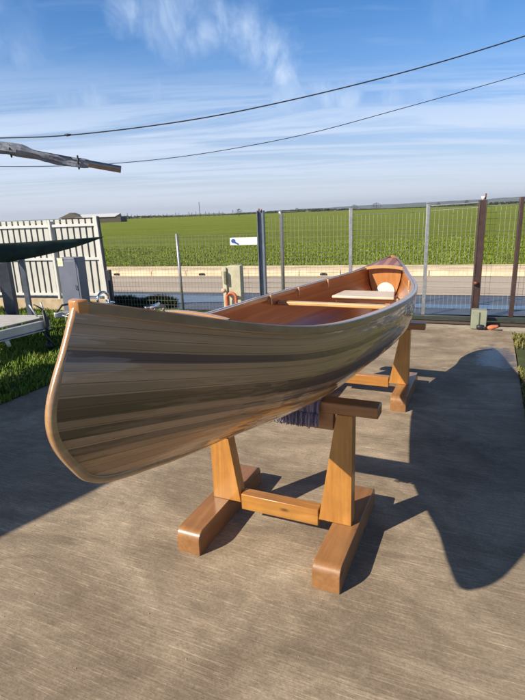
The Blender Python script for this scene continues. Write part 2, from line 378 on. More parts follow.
# ------------------------------------------------------------------ grass (real blades)
def grass_mat(name, c1, c2, c3):
    mt, nt, b = new_mat(name); v = coords(nt)
    r = ramp(nt, noise(nt, v, 2.5, 8, .7), [(.3, c1), (.52, c2), (.72, c3)])
    c = mix(nt, .6, r.outputs[0], ramp(nt, noise(nt, v, 70, 2), [(.3, .6), (.7, 1.3)]).outputs[0], 'MULTIPLY')
    L(nt, c, b.inputs['Base Color']); b.inputs['Roughness'].default_value = .7; b.inputs['Specular IOR Level'].default_value = .2
    b.inputs['Transmission Weight'].default_value = 0; return mt
GRASS = grass_mat('lawn_blades', (.07, .13, .015), (.13, .21, .025), (.26, .30, .06))
def lawn(name, inside, x0, x1, y0, y1, count, hmin, hmax, mat, kind='stuff', base=None, lab=None, wmul=1, exy=False):
    rnd = random.Random(3); vs = []; fs = []; tries = 0
    while len(fs) < count and tries < count*6:
        tries += 1
        x = rnd.uniform(x0, x1); y = rnd.uniform(y0, y1)
        if not inside(x, y): continue
        if exy and rnd.random() > (1.3-(y-fy(x, KE))/14): continue
        h = rnd.uniform(hmin, hmax)*(0.6+.8*abs(math.sin(x*3.1+math.sin(y*2.3)*2)*math.cos(y*2.7))); a = rnd.uniform(0, 6.28); wd = (.006 + .005*rnd.random())*wmul; le = rnd.uniform(.2, .9)*h
        dx, dy = math.cos(a), math.sin(a); ax, ay = -dy*wd, dx*wd; k = len(vs)
        vs += [(x-ax, y-ay, 0), (x+ax, y+ay, 0), (x+dx*le*.4+ax*.7, y+dy*le*.4+ay*.7, h*.6), (x+dx*le*.4-ax*.7, y+dy*le*.4-ay*.7, h*.6), (x+dx*le, y+dy*le, h)]
        fs += [(k, k+1, k+2, k+3), (k+3, k+2, k+4)]
    me = bpy.data.meshes.new(name); me.from_pydata(vs, [], fs); me.materials.append(mat)
    o = bpy.data.objects.new(name, me); COL.objects.link(o); o['kind'] = kind
    prop(o, lab, 'grass'); return o
def ts(x, y):
    v = Vector((x, y, 0)) - OO; return v.dot(dv), v.dot(nv)
def gl(x, y):
    t, s = ts(x, y); return s < SLE-.0 and y < fy(x, 8.15)
lawn('grass', gl, -6.5, -1.2, 3.6, 9.5, 90000, .03, .085, GRASS, lab='sunlit short lawn left of the concrete slab, under the trailer')
def gm(x, y):
    t, s = ts(x, y); return SLE < s < .2 and t > 4.95 and y < fy(x, 8.25)
lawn('grass', gm, -3, 1.5, 6.0, 9.6, 26000, .04, .10, GRASS, lab='strip of bright grass between slab end and mesh fence')
def gr(x, y):
    t, s = ts(x, y)
    if (x-2.8)**2*4+(y-4.95)**2 < .3: return False
    return s > SRE and t < 4.75
lawn('grass', gr, 1.4, 4.6, 2.2, 7, 30000, .02, .06, grass_mat('dry_blades', (.12, .13, .03), (.20, .19, .06), (.30, .26, .12)), lab='short dry grass right of the concrete slab')
lawn('crop_plants', crop_in, -15, 16, 9.5, 27, 130000, .03, .07, grass_mat('crop_blade', (.12, .17, .02), (.19, .25, .03), (.28, .33, .06)), lab='rows of young green crop at the near edge of the field', wmul=1.5, exy=True)
# low clipped ground cover in front of the puddle
def hedge_in(x, y): return abs(y - fy(x, 8.62)) < .17
lawn('ground_cover', hedge_in, -3.0, -1.55, 8.8, 9.8, 16000, .08, .15, grass_mat('ground_cover_leaf', (.018, .035, .012), (.03, .06, .016), (.05, .09, .02)), lab='dark low ground cover beside the roadside puddle')

rnd = random.Random(21); b = MB()
for k in range(260):
    t_, s_ = rnd.uniform(-1.8, 4.8), rnd.uniform(-1.6, 1.1); r_ = rnd.uniform(.0012, .004); c = W(t_, s_, r_*.3); a_ = rnd.uniform(0, 3)
    vs_ = [c+Vector((math.cos(a_+q)*r_*rnd.uniform(.7, 1.3), math.sin(a_+q)*r_*rnd.uniform(.7, 1.3), 0)) for q in (0, 1.26, 2.5, 3.8, 5)]; b.add(vs_+[c+Vector((0, 0, r_*.8))], [(0,1,5), (1,2,5), (2,3,5), (3,4,5), (4,0,5)])
o = b.build('grit', simple('grit_stone', (.30, .25, .19), .9, 0, .4, 40, 0)); o['kind'] = 'stuff'; prop(o, 'loose grit and crumbs scattered over the concrete slab')
# ------------------------------------------------------------------ canoe
TB, TS = -1.31, 2.6
US = [0,.08,.2,.35,.5,.65,.8,.92,1]; ZS = [1.431,1.335,1.219,1.153,1.116,1.090,1.092,1.121,1.172]
UB = [0,.06,.15,.3,.5,.7,.85,.94,1]; BS = [.010,.108,.222,.332,.400,.350,.212,.112,.010]
UK = [0,.08,.25,.4,.6,.8,.93,1]; KS = [.940,.895,.788,.757,.700,.688,.715,.745]
def mkspl(xs, ys):
    n = len(xs); h = [xs[i+1]-xs[i] for i in range(n-1)]
    a = [0]*n; bq = [1]*n; c = [0]*n; d = [0]*n
    for i in range(1, n-1):
        a[i] = h[i-1]; bq[i] = 2*(h[i-1]+h[i]); c[i] = h[i]; d[i] = 6*((ys[i+1]-ys[i])/h[i]-(ys[i]-ys[i-1])/h[i-1])
    for i in range(1, n):
        mm = a[i]/bq[i-1]; bq[i] -= mm*c[i-1]; d[i] -= mm*d[i-1]
    M = [0]*n; M[-1] = d[-1]/bq[-1]
    for i in range(n-2, -1, -1): M[i] = (d[i]-c[i]*M[i+1])/bq[i]
    def f(q):
        q = min(max(q, xs[0]), xs[-1]); i = 0
        while i < n-2 and q > xs[i+1]: i += 1
        A_ = xs[i+1]-q; B_ = q-xs[i]; hh = h[i]
        return M[i]*A_**3/(6*hh)+M[i+1]*B_**3/(6*hh)+(ys[i]/hh-M[i]*hh/6)*A_+(ys[i+1]/hh-M[i+1]*hh/6)*B_
    return f
fz, fb, fk = mkspl(US, ZS), mkspl(UB, BS), mkspl(UK, KS)
# stem profile: shift of t at height fraction v
stem_b = mkspl([0, .04, .12, .25, .42, .58, .78, 1], [.21, .135, .012, -.065, -.110, -.112, -.06, 0])
stem_s = mkspl([0, .04, .12, .25, .42, .58, .78, 1], [-.20, -.09, -.005, .05, .09, .095, .05, 0])
def hull(u, v, inset=0.0):
    """v 0 keel .. 1 sheer; returns t, |s|, z"""
    k = fk(u) + inset; z = fz(u); zz = k + (z-k)*v
    e = min(1, min(u, 1-u)/.30); e = e*e*(3-2*e)
    p = 1.35 + 1.5*e; q = .92 - .44*e
    shp = (1-(1-v)**p)**q if v > 0 else 0
    shp *= 1 + .035*e*math.sin(math.pi*v)
    s = max(fb(u)-inset, .002)*shp
    if v <= 0: s = 0
    wb = max(0, 1-u/.20)**2.2; ws = max(0, 1-(1-u)/.20)**2.2
    t = TB + (TS-TB)*u + stem_b(v)*wb + stem_s(v)*ws
    # keep a stem of finite thickness
    return t, max(s, .007 if v > 0 else 0), zz
NU, NV = 120, 36
def vlist(n): return [ (i/n)**1.6 for i in range(n+1) ]
def build_hull(name, mat, parent, inset, u0, u1):
    me = bpy.data.meshes.new(name); vs = []; uvs = []; fs = []
    rows = []; vl = vlist(NV)
    for i in range(NU+1):
        f = i/NU; f = .5-.5*math.cos(math.pi*f) ; f = f*.6 + (i/NU)*.4
        u = u0 + (u1-u0)*f; row = []
        prof = [hull(u, v, inset) for v in vl]
        # arc length from sheer
        L_ = [0]
        for a_, b_ in zip(prof[::-1], prof[::-1][1:]): L_.append(L_[-1]+math.hypot(a_[1]-b_[1], a_[2]-b_[2]))
        tot = L_[-1]; L_ = L_[::-1]
        for side in (-1, 1):
            rr = []
            for (t, s, z), l, v in zip(prof, L_, vl):
                rr.append(len(vs)); vs.append(W(t, side*s, z)); uvs.append((t + (5.3 if side < 0 else 0), min(.995, l/.60)))
            row.append(rr)
        rows.append(row)
    for a_, b_ in zip(rows, rows[1:]):
        for sd_ in (0, 1):
            for j in range(NV):
                q = (a_[sd_][j], a_[sd_][j+1], b_[sd_][j+1], b_[sd_][j]); fs.append(q if sd_ == 0 else q[::-1])
    me.from_pydata(vs, [], fs); me.materials.append(mat)
    uvl = me.uv_layers.new(name='UVMap')
    for lp in me.loops: uvl.data[lp.index].uv = uvs[lp.vertex_index]
    for p in me.polygons: p.use_smooth = True
    bm = bmesh.new(); bm.from_mesh(me); bmesh.ops.remove_doubles(bm, verts=bm.verts, dist=.0002); bm.to_mesh(me); bm.free()
    o = bpy.data.objects.new(name, me); COL.objects.link(o); o.parent = parent; o.matrix_parent_inverse = parent.matrix_world.inverted(); return o
canoe = empty('canoe', W(.6, 0, .70), 'long varnished cedar strip canoe resting on two wooden sawhorses', 'canoe')
GT = (.44, .265, .155); DK = (.125, .066, .034); MD = (.24, .135, .07); WT = (.48, .24, .105); PU = (.13, .078, .075)
sc = [GT, (.38,.23,.13), (.45,.275,.16), (.37,.225,.13), PU, (.39,.24,.14), (.46,.285,.17), (.38,.235,.135), (.17,.098,.054), (.125,.072,.04), (.33,.19,.10), (.13,.075,.042), (.46,.26,.14), (.17,.095,.05), (.35,.18,.08), WT, (.44,.215,.095), (.50,.26,.12), (.42,.20,.085), WT, (.38,.185,.08), (.48,.24,.105), (.41,.20,.085), WT, (.43,.22,.095), WT]
RD = (.47, .165, .05)
ic = []
rr = random.Random(11)
for i in range(28):
    q = rr.uniform(.72, 1.25); ic.append((RD[0]*q, RD[1]*q*rr.uniform(.9, 1.15), RD[2]*q))
for i in (9, 19, 24): ic[i] = (.50, .24, .08)
HULLM = strip_mat('varnished_strip_hull', sc, wavy=.020, coat=.9, coat_rough=.02)
RD = (.36, .115, .035)
ic = []
rr = random.Random(11)
for i in range(28):
    q = rr.uniform(.72, 1.25); ic.append((RD[0]*q, RD[1]*q*rr.uniform(.9, 1.15), RD[2]*q))
for i in (9, 19, 24): ic[i] = (.42, .20, .07)
INM = strip_mat('varnished_cedar_lining', ic, wavy=.002, coat=.5, coat_rough=.12)
build_hull('hull', HULLM, canoe, 0, 0, 1)
build_hull('lining', INM, canoe, .010, .03, .97)
def zrot(): return None
PALEW = wood('pale_ash', (.42, .24, .10), (.62, .40, .19), 't', .3, .8, knots=False)
BANDW = wood('brown_stem_wood', (.32, .17, .075), (.52, .31, .155), 't', .3, .8, knots=False)
GUNW = wood('weathered_ash_gunwale', (.24, .145, .080), (.38, .25, .15), 't', .28, .9, knots=False)
INW = wood('cedar_inwale', (.30, .13, .05), (.46, .23, .10), 't', .3, .8, knots=False)
def sweep(name, mat, side, a0, a1, zlo, zhi, u0=0.0, u1=1.0):
    b = MB(); rows = []
    for i in range(101):
        u = u0+(u1-u0)*i/100; t, s, z = hull(u, 1.0)
        k = min(1, min(u-u0, u1-u)/.02+.25)
        e = .003
        o_, i_ = s + a1*k, max(s + a0, 0.0 if a0 < 0 else s + a0)
        rows.append([W(t, side*q, z+h) for q, h in ((i_, zlo), (o_-e, zlo), (o_, zlo+e), (o_, zhi-e), (o_-e, zhi), (i_+min(e, .001), zhi), (i_, zhi-.001))])
    b.grid(rows, closed=True); n = 7; b.f.append(tuple(range(n))); b.f.append(tuple(len(b.v)-n+q for q in range(n)))
    return b.build(name, mat, canoe, smooth=False)
for sd_ in (-1, 1):
    sweep('gunwale', GUNW, sd_, -.002, .016, -.024, .005)
    sweep('inwale', INW, sd_, -.022, -.002, -.020, .003, .05, .95)
# stem bands
for end in (0, 1):
    b = MB(); rows = []; sg = -1 if end == 0 else 1
    for j in range(91):
        v = j/90; v = v**1.5
        def H_(u): return hull(u if end == 0 else 1-u, v)
        t0, s0, z0 = H_(0); tn, zn = sg, 0
        # outward normal in the t-z plane from neighbouring profile points
        a_ = hull(end, max(v-.03, 0)); c_ = hull(end, min(v+.03, 1)); dt, dz = c_[0]-a_[0], c_[2]-a_[2]; l = math.hypot(dt, dz) or 1
        ot, oz = (-dz/l, dt/l) if end == 0 else (dz/l, -dt/l)
        if v == 0: ot, oz = 0, -1
        # inner edge on the hull 30 mm back along the normal
        def P(off, s): return W(t0+ot*off, s, z0+oz*off)
        bi = .0125 + .012*min(1, v*3)
        rows.append([P(-.014, -.009), P(-.011, -.0108), P(-.003, -.0100), P(.0035, -.0060), P(.0035, .0060), P(-.003, .0100), P(-.011, .0108), P(-.014, .009)])
    rows = rows[::-1]
    for k in range(1, 25):
        q = k/24; u = .16*q*q; uu = u if end == 0 else 1-u; t0, s0, z0 = hull(uu, 0); f_ = 1-.35*q
        def P(off, s): return W(t0, s, z0-off)
        rows.append([P(-.012, -.010*f_), P(-.009, -.0125*f_), P(-.002*f_, -.0115*f_), P(.0045*f_, -.006*f_), P(.0045*f_, .006*f_), P(-.002*f_, .0115*f_), P(-.009, .0125*f_), P(-.012, .010*f_)])
    b.grid(rows); b.build('stem_band', BANDW, canoe, smooth=True, bevel=0)
b = MB(); rows = []
for i in range(81):
    u = .155+.69*i/80; t, s, z = hull(u, 0)
    rows.append([W(t, q, z+h) for q, h in ((-.012, .006), (-.009, -.006), (.009, -.006), (.012, .006))])
b.grid(rows); b.build('keel_strip', BANDW, canoe)
# bow cap of light wood
for end in (0, 1):
    u = 0 if end == 0 else 1; t, s, z = hull(u, 1); sg = -1 if end == 0 else 1
    b = MB(); tt = [t+sg*.010, t+sg*.006, t-sg*.016]; hw = [.009, .014, .0245]
    pl = [(tt[0], -hw[0]), (tt[1], -hw[1]), (tt[2], -hw[2]), (tt[2], hw[2]), (tt[1], hw[1]), (tt[0], hw[0])]
    zd = [z, z, fz(.004 if end == 0 else .996)]
    lo = [W(a_, c_, (z-.027 if abs(c_) < .03 else zd[2]-.027)) for a_, c_ in pl]; hi = [W(a_, c_, (z+.0050 if abs(c_) < .03 else zd[2]+.0050)) for a_, c_ in pl]
    b.add(lo+hi, [(5,4,3,2,1,0), (6,7,8,9,10,11)] + [(i, (i+1) % 6, (i+1) % 6+6, i+6) for i in range(6)])
    b.build('stem_cap', wood('orange_cap_wood', (.42, .17, .05), (.58, .28, .10), 't', .3, .8, knots=False), canoe, bevel=.005, seg=3)
# decks
DECK = strip_mat('deck_strips', [(.34,.12,.05), (.42,.20,.09), (.28,.10,.045), (.44,.19,.07), (.30,.10,.04), (.46,.22,.10), (.34,.12,.05)], coat=.2, wavy=.001, coat_rough=.2)
def deck(u0, u1):
    me = bpy.data.meshes.new('deck'); vs = []; uvs = []; fs = []; nc = 8
    for i in range(21):
        u = u0+(u1-u0)*i/20; t, s, z = hull(u, 1); s = max(s-.004, .002)
        for j in range(nc+1):
            q = -1+2*j/nc; vs.append(W(t, q*s, z+.002+.05*s*(1-q*q)*2)); uvs.append((t, .5+.5*q*s/.16))
    for i in range(20):
        for j in range(nc): a_ = i*(nc+1)+j; fs.append((a_, a_+1, a_+nc+2, a_+nc+1))
    me.from_pydata(vs, [], fs); me.materials.append(DECK); uvl = me.uv_layers.new(name='UVMap')
    for lp in me.loops: uvl.data[lp.index].uv = uvs[lp.vertex_index]
    for p in me.polygons: p.use_smooth = True
    o = bpy.data.objects.new('deck', me); COL.objects.link(o); o.parent = canoe; o.matrix_parent_inverse = canoe.matrix_world.inverted()
    md = o.modifiers.new('s', 'SOLIDIFY'); md.thickness = .010; md.offset = -1
    return o
deck(.02, .10); deck(.895, .98)
for u in (.10, .895):    # deck edge beam + bulkhead
    t, s, z = hull(u, 1); sg = 1 if u < .5 else -1
    b = MB(); rows = []
    for j in range(13):
        q = -1+2*j/12; zz = z+.004+.05*s*(1-q*q)*2
        rows.append([W(t+a_*sg, q*(s-.01), zz+h) for a_, h in ((-.004, -.022), (.014, -.022), (.014, .003), (-.004, .003))])
    b.grid(rows, closed=True); b.build('deck_beam', wood('deck_beam_wood', (.50, .26, .10), (.66, .40, .18), 's', .3, .8, knots=False), canoe)
    ub = u-.012 if u < .5 else u+.012
    pl = []
    for v in [ (i/14)**1.5 for i in range(15)]:
        tt, ss, zz = hull(ub, v, .012); pl.append((ss-.001, zz))
    tt = hull(ub, 1)[0]
    pts = [W(tt, -a_, c_) for a_, c_ in pl[::-1]] + [W(tt, a_, c_) for a_, c_ in pl[1:]]
    b = MB(); b.prism(pts, dv*.008*sg); b.build('bulkhead', wood('bulkhead_wood', (.42, .17, .05), (.58, .27, .09), 'z', .35, .5, knots=False), canoe)
    if u > .5:
        # hatch cover with a small mark
        c = W(tt, .012, .905) - dv*.012
        def disc(r, y0, y1, nn=32):
            bb = MB(); A_ = [c - dv*y0 + nv*(r*math.cos(a_)) + Vector((0,0,r*math.sin(a_))) for a_ in [2*math.pi*k/nn for k in range(nn)]]
            bb.prism(A_, -dv*(y1-y0)); return bb
        WHP = simple('white_plastic', (.78, .77, .74), .35, var=.05, bs=.03)
        hc = disc(.078, 0, .010).build('hatch_cover', WHP, canoe, bevel=.003)
        disc(.060, .010, .014).build('hatch_lid', WHP, hc, bevel=.002)
        bb = MB(); e = c - dv*.0145
        for p0, p1 in (((-.004, -.012), (.010, .016)), ((.010, .016), (.018, -.004)), ((-.016, .012), (-.004, -.012))):
            A_ = e + nv*p0[0] + Vector((0,0,p0[1]-.01)); B_ = e + nv*p1[0] + Vector((0,0,p1[1]-.01)); bb.tube([A_, B_], .0025, 5)
        bb.build('hatch_mark', simple('dark_mark', (.08, .09, .10), .5), hc)
# thwart
def bar(name, t, z, ha, wid, th, mat, s0=None, s1=None, bev=.006):
    u = (t-TB)/(TS-TB)
    v = (z-fk(u))/(fz(u)-fk(u)); ss = hull(u, min(1, v))[1]-.012
    a_, c_ = (-ss if s0 is None else s0), (ss if s1 is None else s1)
    b = MB(); rows = []
    for i in range(17):
        q = i/16; s = a_+(c_-a_)*q; w_ = wid*(1-.35*math.sin(math.pi*q)) if ha else wid
        rows.append([W(t-w_/2, s, z-th/2), W(t+w_/2, s, z-th/2), W(t+w_/2, s, z+th/2), W(t-w_/2, s, z+th/2)])
    b.grid(rows, closed=True); b.f.append((0,1,2,3)); n_ = len(b.v); b.f.append((n_-1, n_-2, n_-3, n_-4))
    return b.build(name, mat, canoe, bevel=bev)
SW = wood('light_ash_thwart', (.55, .30, .11), (.72, .46, .21), 's', .35, .6, knots=False)
bar('thwart', .79, 1.045, True, .060, .024, SW)
# seat: pale top on two rails
seatm = wood('pale_seat', (.66, .50, .36), (.80, .66, .50), 's', .5, .3, knots=False)
b = MB(); pl = [W(1.22, -.175, 1.008), W(1.22, .250, 1.008), W(1.47, .215, 1.008), W(1.47, -.150, 1.008)]
b.prism(pl, (0, 0, .020)); seat = b.build('seat', seatm, canoe, bevel=.007)
for tt in (1.275, 1.42): bar('seat_rail', tt, .990, False, .03, .022, SW, s0=-.155, bev=.003)
# small cleats along the inside of both gunwales
for i, u in enumerate([.49, .61, .73]):
    for sd_ in (-1, 1):
        t, s, z = hull(u, 1); b = MB(); b.box(W(t, sd_*(s-.030), z-.022), (.010, .016, .062), (nv, dv, Vector((0,0,1))))
        b.build('cleat', SW, canoe, bevel=.002)
# bow fittings
CHR = simple('bright_steel', (.75, .75, .76), .12, 1.0, .05, bs=0)
t, s, z = hull(.022, 1); P0 = W(t, .0, z+.008)
b = MB(); b.tube([P0 + dv*.018 + Vector((0,0,-.004))] + [P0 + dv*(.018*math.cos(a_)) + Vector((0,0,.010+.016*math.sin(a_))) for a_ in [math.pi*k/12 for k in range(13)]] + [P0 - dv*.018 + Vector((0,0,-.004))], .003, 8)
bow_eye = b.build('bow_eye', CHR, canoe, smooth=True)
b = MB(); b.box(P0+Vector((0,0,-.001)), (.02, .056, .004), (nv, dv, Vector((0,0,1)))); b.build('eye_plate', CHR, bow_eye, bevel=.002)
t, s, z = hull(.068, 1); P0 = W(t, -.0, z+.008)
b = MB(); b.tube([P0 - dv*.030 + Vector((0,0,.018)), P0 + Vector((0,0,.013)), P0 + dv*.030 + Vector((0,0,.018))], [.004, .006, .004], 8).tube([P0 - dv*.01, P0 - dv*.01 + Vector((0,0,.014))], .004, 6).tube([P0 + dv*.01, P0 + dv*.01 + Vector((0,0,.014))], .004, 6)
b.build('deck_cleat', CHR, canoe, smooth=True)
pts = []
for k in range(22):
    q = k/21; u = .062+.062*q; t, s, z = hull(u, 1); pts.append(W(t, .010+.02*math.sin(q*9)-.05*q, z+.012+.010*math.sin(q*6)+.05*s*(1-q)))
b = MB(); b.tube(pts, .0035, 6); b.build('painter_line', simple('grey_cord', (.30, .30, .31), .8), canoe, smooth=True)

# ------------------------------------------------------------------ sawhorses
WS = wood('stained_pine_across', (.30, .115, .022), (.52, .25, .055), 's', .42, .45)
WT_ = wood('stained_pine_foot', (.23, .105, .036), (.36, .175, .066), 't', .45, .4)
WZ = wood('stained_pine_upright', (.36, .14, .025), (.56, .27, .058), 'z', .42, .45)
WB = wood('stained_pine_beam', (.27, .105, .036), (.42, .19, .07), 's', .45, .35)
def sawhorse(t0, sc_, top, label):
    o0 = empty('sawhorse', W(t0, sc_, 0), label, 'sawhorse', 'wooden sawhorses under the canoe')
    def w(t, s, z): return W(t0+t, sc_+s, z)
    for sd_ in (-1, 1):
        # foot with rounded upper ends, outline in the t-z plane
        a0, a1 = -.355, .375; h = .122; r = .046; pl = [(a0, 0)]
        pl += [(a0 + r - r*math.cos(q), h - r + r*math.sin(q)) for q in [math.pi/2*k/8 for k in range(9)]]
        pl += [(a1 - r + r*math.sin(q), h - r + r*math.cos(q)) for q in [math.pi/2*k/8 for k in range(9)]]
        pl += [(a1, 0)]
        s0 = sd_*.285 if sd_ > 0 else sd_*.410
        b = MB(); b.prism([w(t, s0, z) for t, z in pl], nv*.125); b.build('foot', WT_, o0, bevel=.0025)
        # tapered upright
        zo = top-.058
        pl = [(.378, .123), (.215, .123), (.303, zo), (.378, zo)]
        b = MB(); b.prism([w(-.035, sd_*q, z) for q, z in pl], dv*.068); b.build('upright', WZ, o0, bevel=.002)
    b = MB(); b.box(w(-.002, 0, .128), (.424, .066, .090), (nv, dv, Vector((0,0,1)))); 
    b.build('stretcher', WS, o0, bevel=.004)
    b = MB(); b.box(w(.0, 0, top-.0275), (.99, .085, .055), (nv, dv, Vector((0,0,1)))); b.build('top_beam', WB, o0, bevel=.006)
    b = MB(); b.box(w(0, 0, zo-.045), (.570, .045, .085), (nv, dv, Vector((0,0,1)))); b.build('cross_rail', WB, o0, bevel=.003)
    return o0
sawhorse(0, -.09, .752, 'nearer wooden sawhorse, under the bow half, with the fringed rug on its beam')
sawhorse(2.13, -.13, .668, 'farther wooden sawhorse standing under the stern of the canoe')
# fringed rug draped on the near beam
def rug_mat():
    mt, nt, b = new_mat('striped_rug'); v = coords(nt, rot=(0, 0, YA)); mp = N(nt, 'ShaderNodeMapping'); mp.inputs['Scale'].default_value = (90, 4, 4); L(nt, v, mp.inputs[0])
    r = ramp(nt, noise(nt, mp.outputs[0], 1, 3, .6), [(.3, (.045, .035, .075)), (.48, (.11, .085, .15)), (.58, (.30, .24, .28)), (.72, (.16, .07, .09))])
    L(nt, r.outputs[0], b.inputs['Base Color']); b.inputs['Roughness'].default_value = .95; b.inputs['Sheen Weight'].default_value = .3; bump(nt, noise(nt, v, 300, 3), b, .5, .003); return mt
RUG = rug_mat()
rug = empty('rug', W(0, -.05, .755), 'purple and grey striped rug with a hanging fringe, padding the beam under the hull', 'rug')
b = MB(); rows = []
for i in range(45):
    s = -.13+.27*i/44; wv = .004*math.sin(i*1.7)
    zt = .753
    row = []
    for t, z in ((-.064+wv, .685+wv), (-.062+wv, .72), (-.056, .748), (-.045, zt+.007), (0, zt+.009), (.045, zt+.007), (.056, .748), (.062, .72), (.064, .66)): row.append(W(t, s, z))
    rows.append(row)
b.grid(rows); b.build('cloth', RUG, rug, smooth=True, solid=.008)
b = MB(); rnd = random.Random(5)
for k in range(120):
    s = -.13+.27*(k+rnd.random()*.8)/120; ln = rnd.uniform(.050, .072); sw = rnd.uniform(-.008, .008); tt = -.068-rnd.random()*.014; 
    b.tube([W(tt+.008, s, .70), W(tt-.001, s+sw*.9, .70-ln*.3), W(tt+.001, s-sw*.5, .70-ln*.65), W(tt+rnd.uniform(-.006, .006), s+sw, .70-ln)], [.0036, .0034, .0036, .0030], 6)
o = b.build('fringe', RUG, rug, smooth=True)

# ------------------------------------------------------------------ fences
GALV = simple('galvanised_steel', (.42, .43, .44), .45, .7, .25, 20, .1)
WIRE = simple('galvanised_wire', (.36, .36, .35), .5, .6, .2, 5, 0)
BROWN = simple('brown_painted_steel', (.075, .045, .040), .45, .2, .3, 10, .15)
DARKST = simple('dark_bluish_steel', (.055, .065, .085), .4, .4, .3, 8, .1)
def wires(b, A_, B_, z0, z1, dx=.058, dz=.075, r=.0019):
    A_ = Vector(A_); B_ = Vector(B_); Ld = (B_-A_).length; D_ = (B_-A_).normalized(); nr = Vector((-D_.y, D_.x, 0))
    k = int(Ld/dx)
    for i in range(1, k):
        p = A_ + D_*(Ld*i/k); b.tube([p+Vector((0,0,z0)), p+Vector((0,0,z1))], r, 3, False)
    k = int((z1-z0)/dz)
    for i in range(k+1):
        z = z0+(z1-z0)*i/k; b.tube([A_+nr*.003+Vector((0,0,z)), B_+nr*.003+Vector((0,0,z))], r*1.25, 3, False)
P1 = Vector((-2.60, 8.80, 0)); PM = Vector((-1.32, 8.40, 0)); P2 = Vector((.045, 7.98, 0)); P3 = Vector((.365, 7.88, 0)); P4 = Vector((1.385, 7.66, 0)); P5 = Vector((2.45, 7.42, 0))
P6 = Vector((3.045, 7.0, 0)); P7 = Vector((3.50, 6.86, 0)); P8 = Vector((5.2, 6.3, 0))
EX = (P4-P2).normalized(); EN = Vector((-EX.y, EX.x, 0))
# left low mesh fence
f1 = empty('mesh_fence', P1, 'low wire mesh fence on one slim round post beside the white panel fence', 'fence')
b = MB(); wires(b, P1, P2, .05, 1.28); b.build('wire_mesh', WIRE, f1)
b = MB(); b.tube([PM, PM+Vector((-.015, 0, 1.31))], .021, 10); b.build('post', GALV, f1, smooth=True)
# middle panel
f2 = empty('mesh_fence', P2, 'tall wire mesh fence behind the canoe with galvanised posts and top strand', 'fence')
b = MB(); wires(b, P2, P5, .05, 1.52); b.build('wire_mesh', WIRE, f2)
for p, h, bent in ((P3, 1.60, True), (P4, 1.60, False), (P5, 1.635, False)):
    b = MB()
    if bent: b.tube([p, p+Vector((0,0,h-.05)), p+Vector((-.03, -.01, h))], .028, 10)
    else: b.box(p+Vector((0,0,h/2)), (.05, .05, h), (EX, EN, Vector((0,0,1)))); b.box(p+Vector((0,0,h+.006)), (.06, .06, .015), (EX, EN, Vector((0,0,1))))
    b.build('post', GALV, f2, smooth=bent, bevel=0 if bent else .004)
b = MB()
for (A_, za), (B_, zb) in (((P3, 1.60), (P4, 1.585)), ((P4, 1.60), (P5, 1.62)), ((P4, 1.52), (P5, 1.54))):
    b.tube([A_+(B_-A_)*q+Vector((0,0, za+(zb-za)*q-.02*math.sin(math.pi*q))) for q in (0, .25, .5, .75, 1)], .0028, 4)
b.build('top_strand', WIRE, f2)
# blue-grey steel post: an H section
t_ = empty('steel_post', P2, 'blue-grey steel H-section post with the small white sign', 'post')
b = MB(); X, Y, Z = EX, EN, Vector((0,0,1)); hp = 1.625
b.box(P2+Vector((0,0,hp/2))-X*.040, (.012, .11, hp), (X, Y, Z)).box(P2+Vector((0,0,hp/2))+X*.052, (.012, .11, hp), (X, Y, Z)).box(P2+Vector((0,0,hp/2))+X*.006, (.079, .010, hp), (X, Y, Z))
b.build('section', simple('blue_grey_paint', (.16, .19, .24), .4, .2, .25, 9, .1), t_, bevel=.002)
b = MB(); b.tube([P2+Vector((-.02,-.03,hp)), P2+Vector((-.02,-.03,hp+.03))], .012, 8); REDI = simple('red_insulator', (.32, .06, .03), .4); b.build('insulator', REDI, t_, smooth=True)
b = MB(); b.tube([P2+Vector((.02,.02,hp)), P2+Vector((.02,.02,hp+.02))], .010, 8); b.build('insulator', REDI, t_, smooth=True)
# white sign with a blue mark
sg_ = empty('sign', P2-EX*.27+Vector((0,0,1.14)), 'narrow white sign plate with a blue mark, fixed to the blue-grey post', 'sign')
c = P2-EX*.275+Vector((0,0,1.172))-EN*.045
b = MB(); b.box(c, (.44, .006, .115), (EX, EN, Vector((0,0,1)))); b.build('plate', simple('white_sign_paint', (.80, .82, .84), .4, 0, .05, 4, 0), sg_, bevel=.002)
b = MB(); e = c-EX*.165-EN*.005
b.prism([e+EX*(.035*math.cos(a_))+Vector((0,0,.032*math.sin(a_)+.008)) for a_ in [2*math.pi*k/16 for k in range(16)]], -EN*.002)
b.prism([e+EX*x_+Vector((0,0,z_)) for x_, z_ in ((.0,-.02), (.075,-.052), (.095,-.04), (.03,.0))], -EN*.0025)
b.build('blue_mark', simple('sign_blue', (.04, .10, .34), .4, bs=0), sg_)

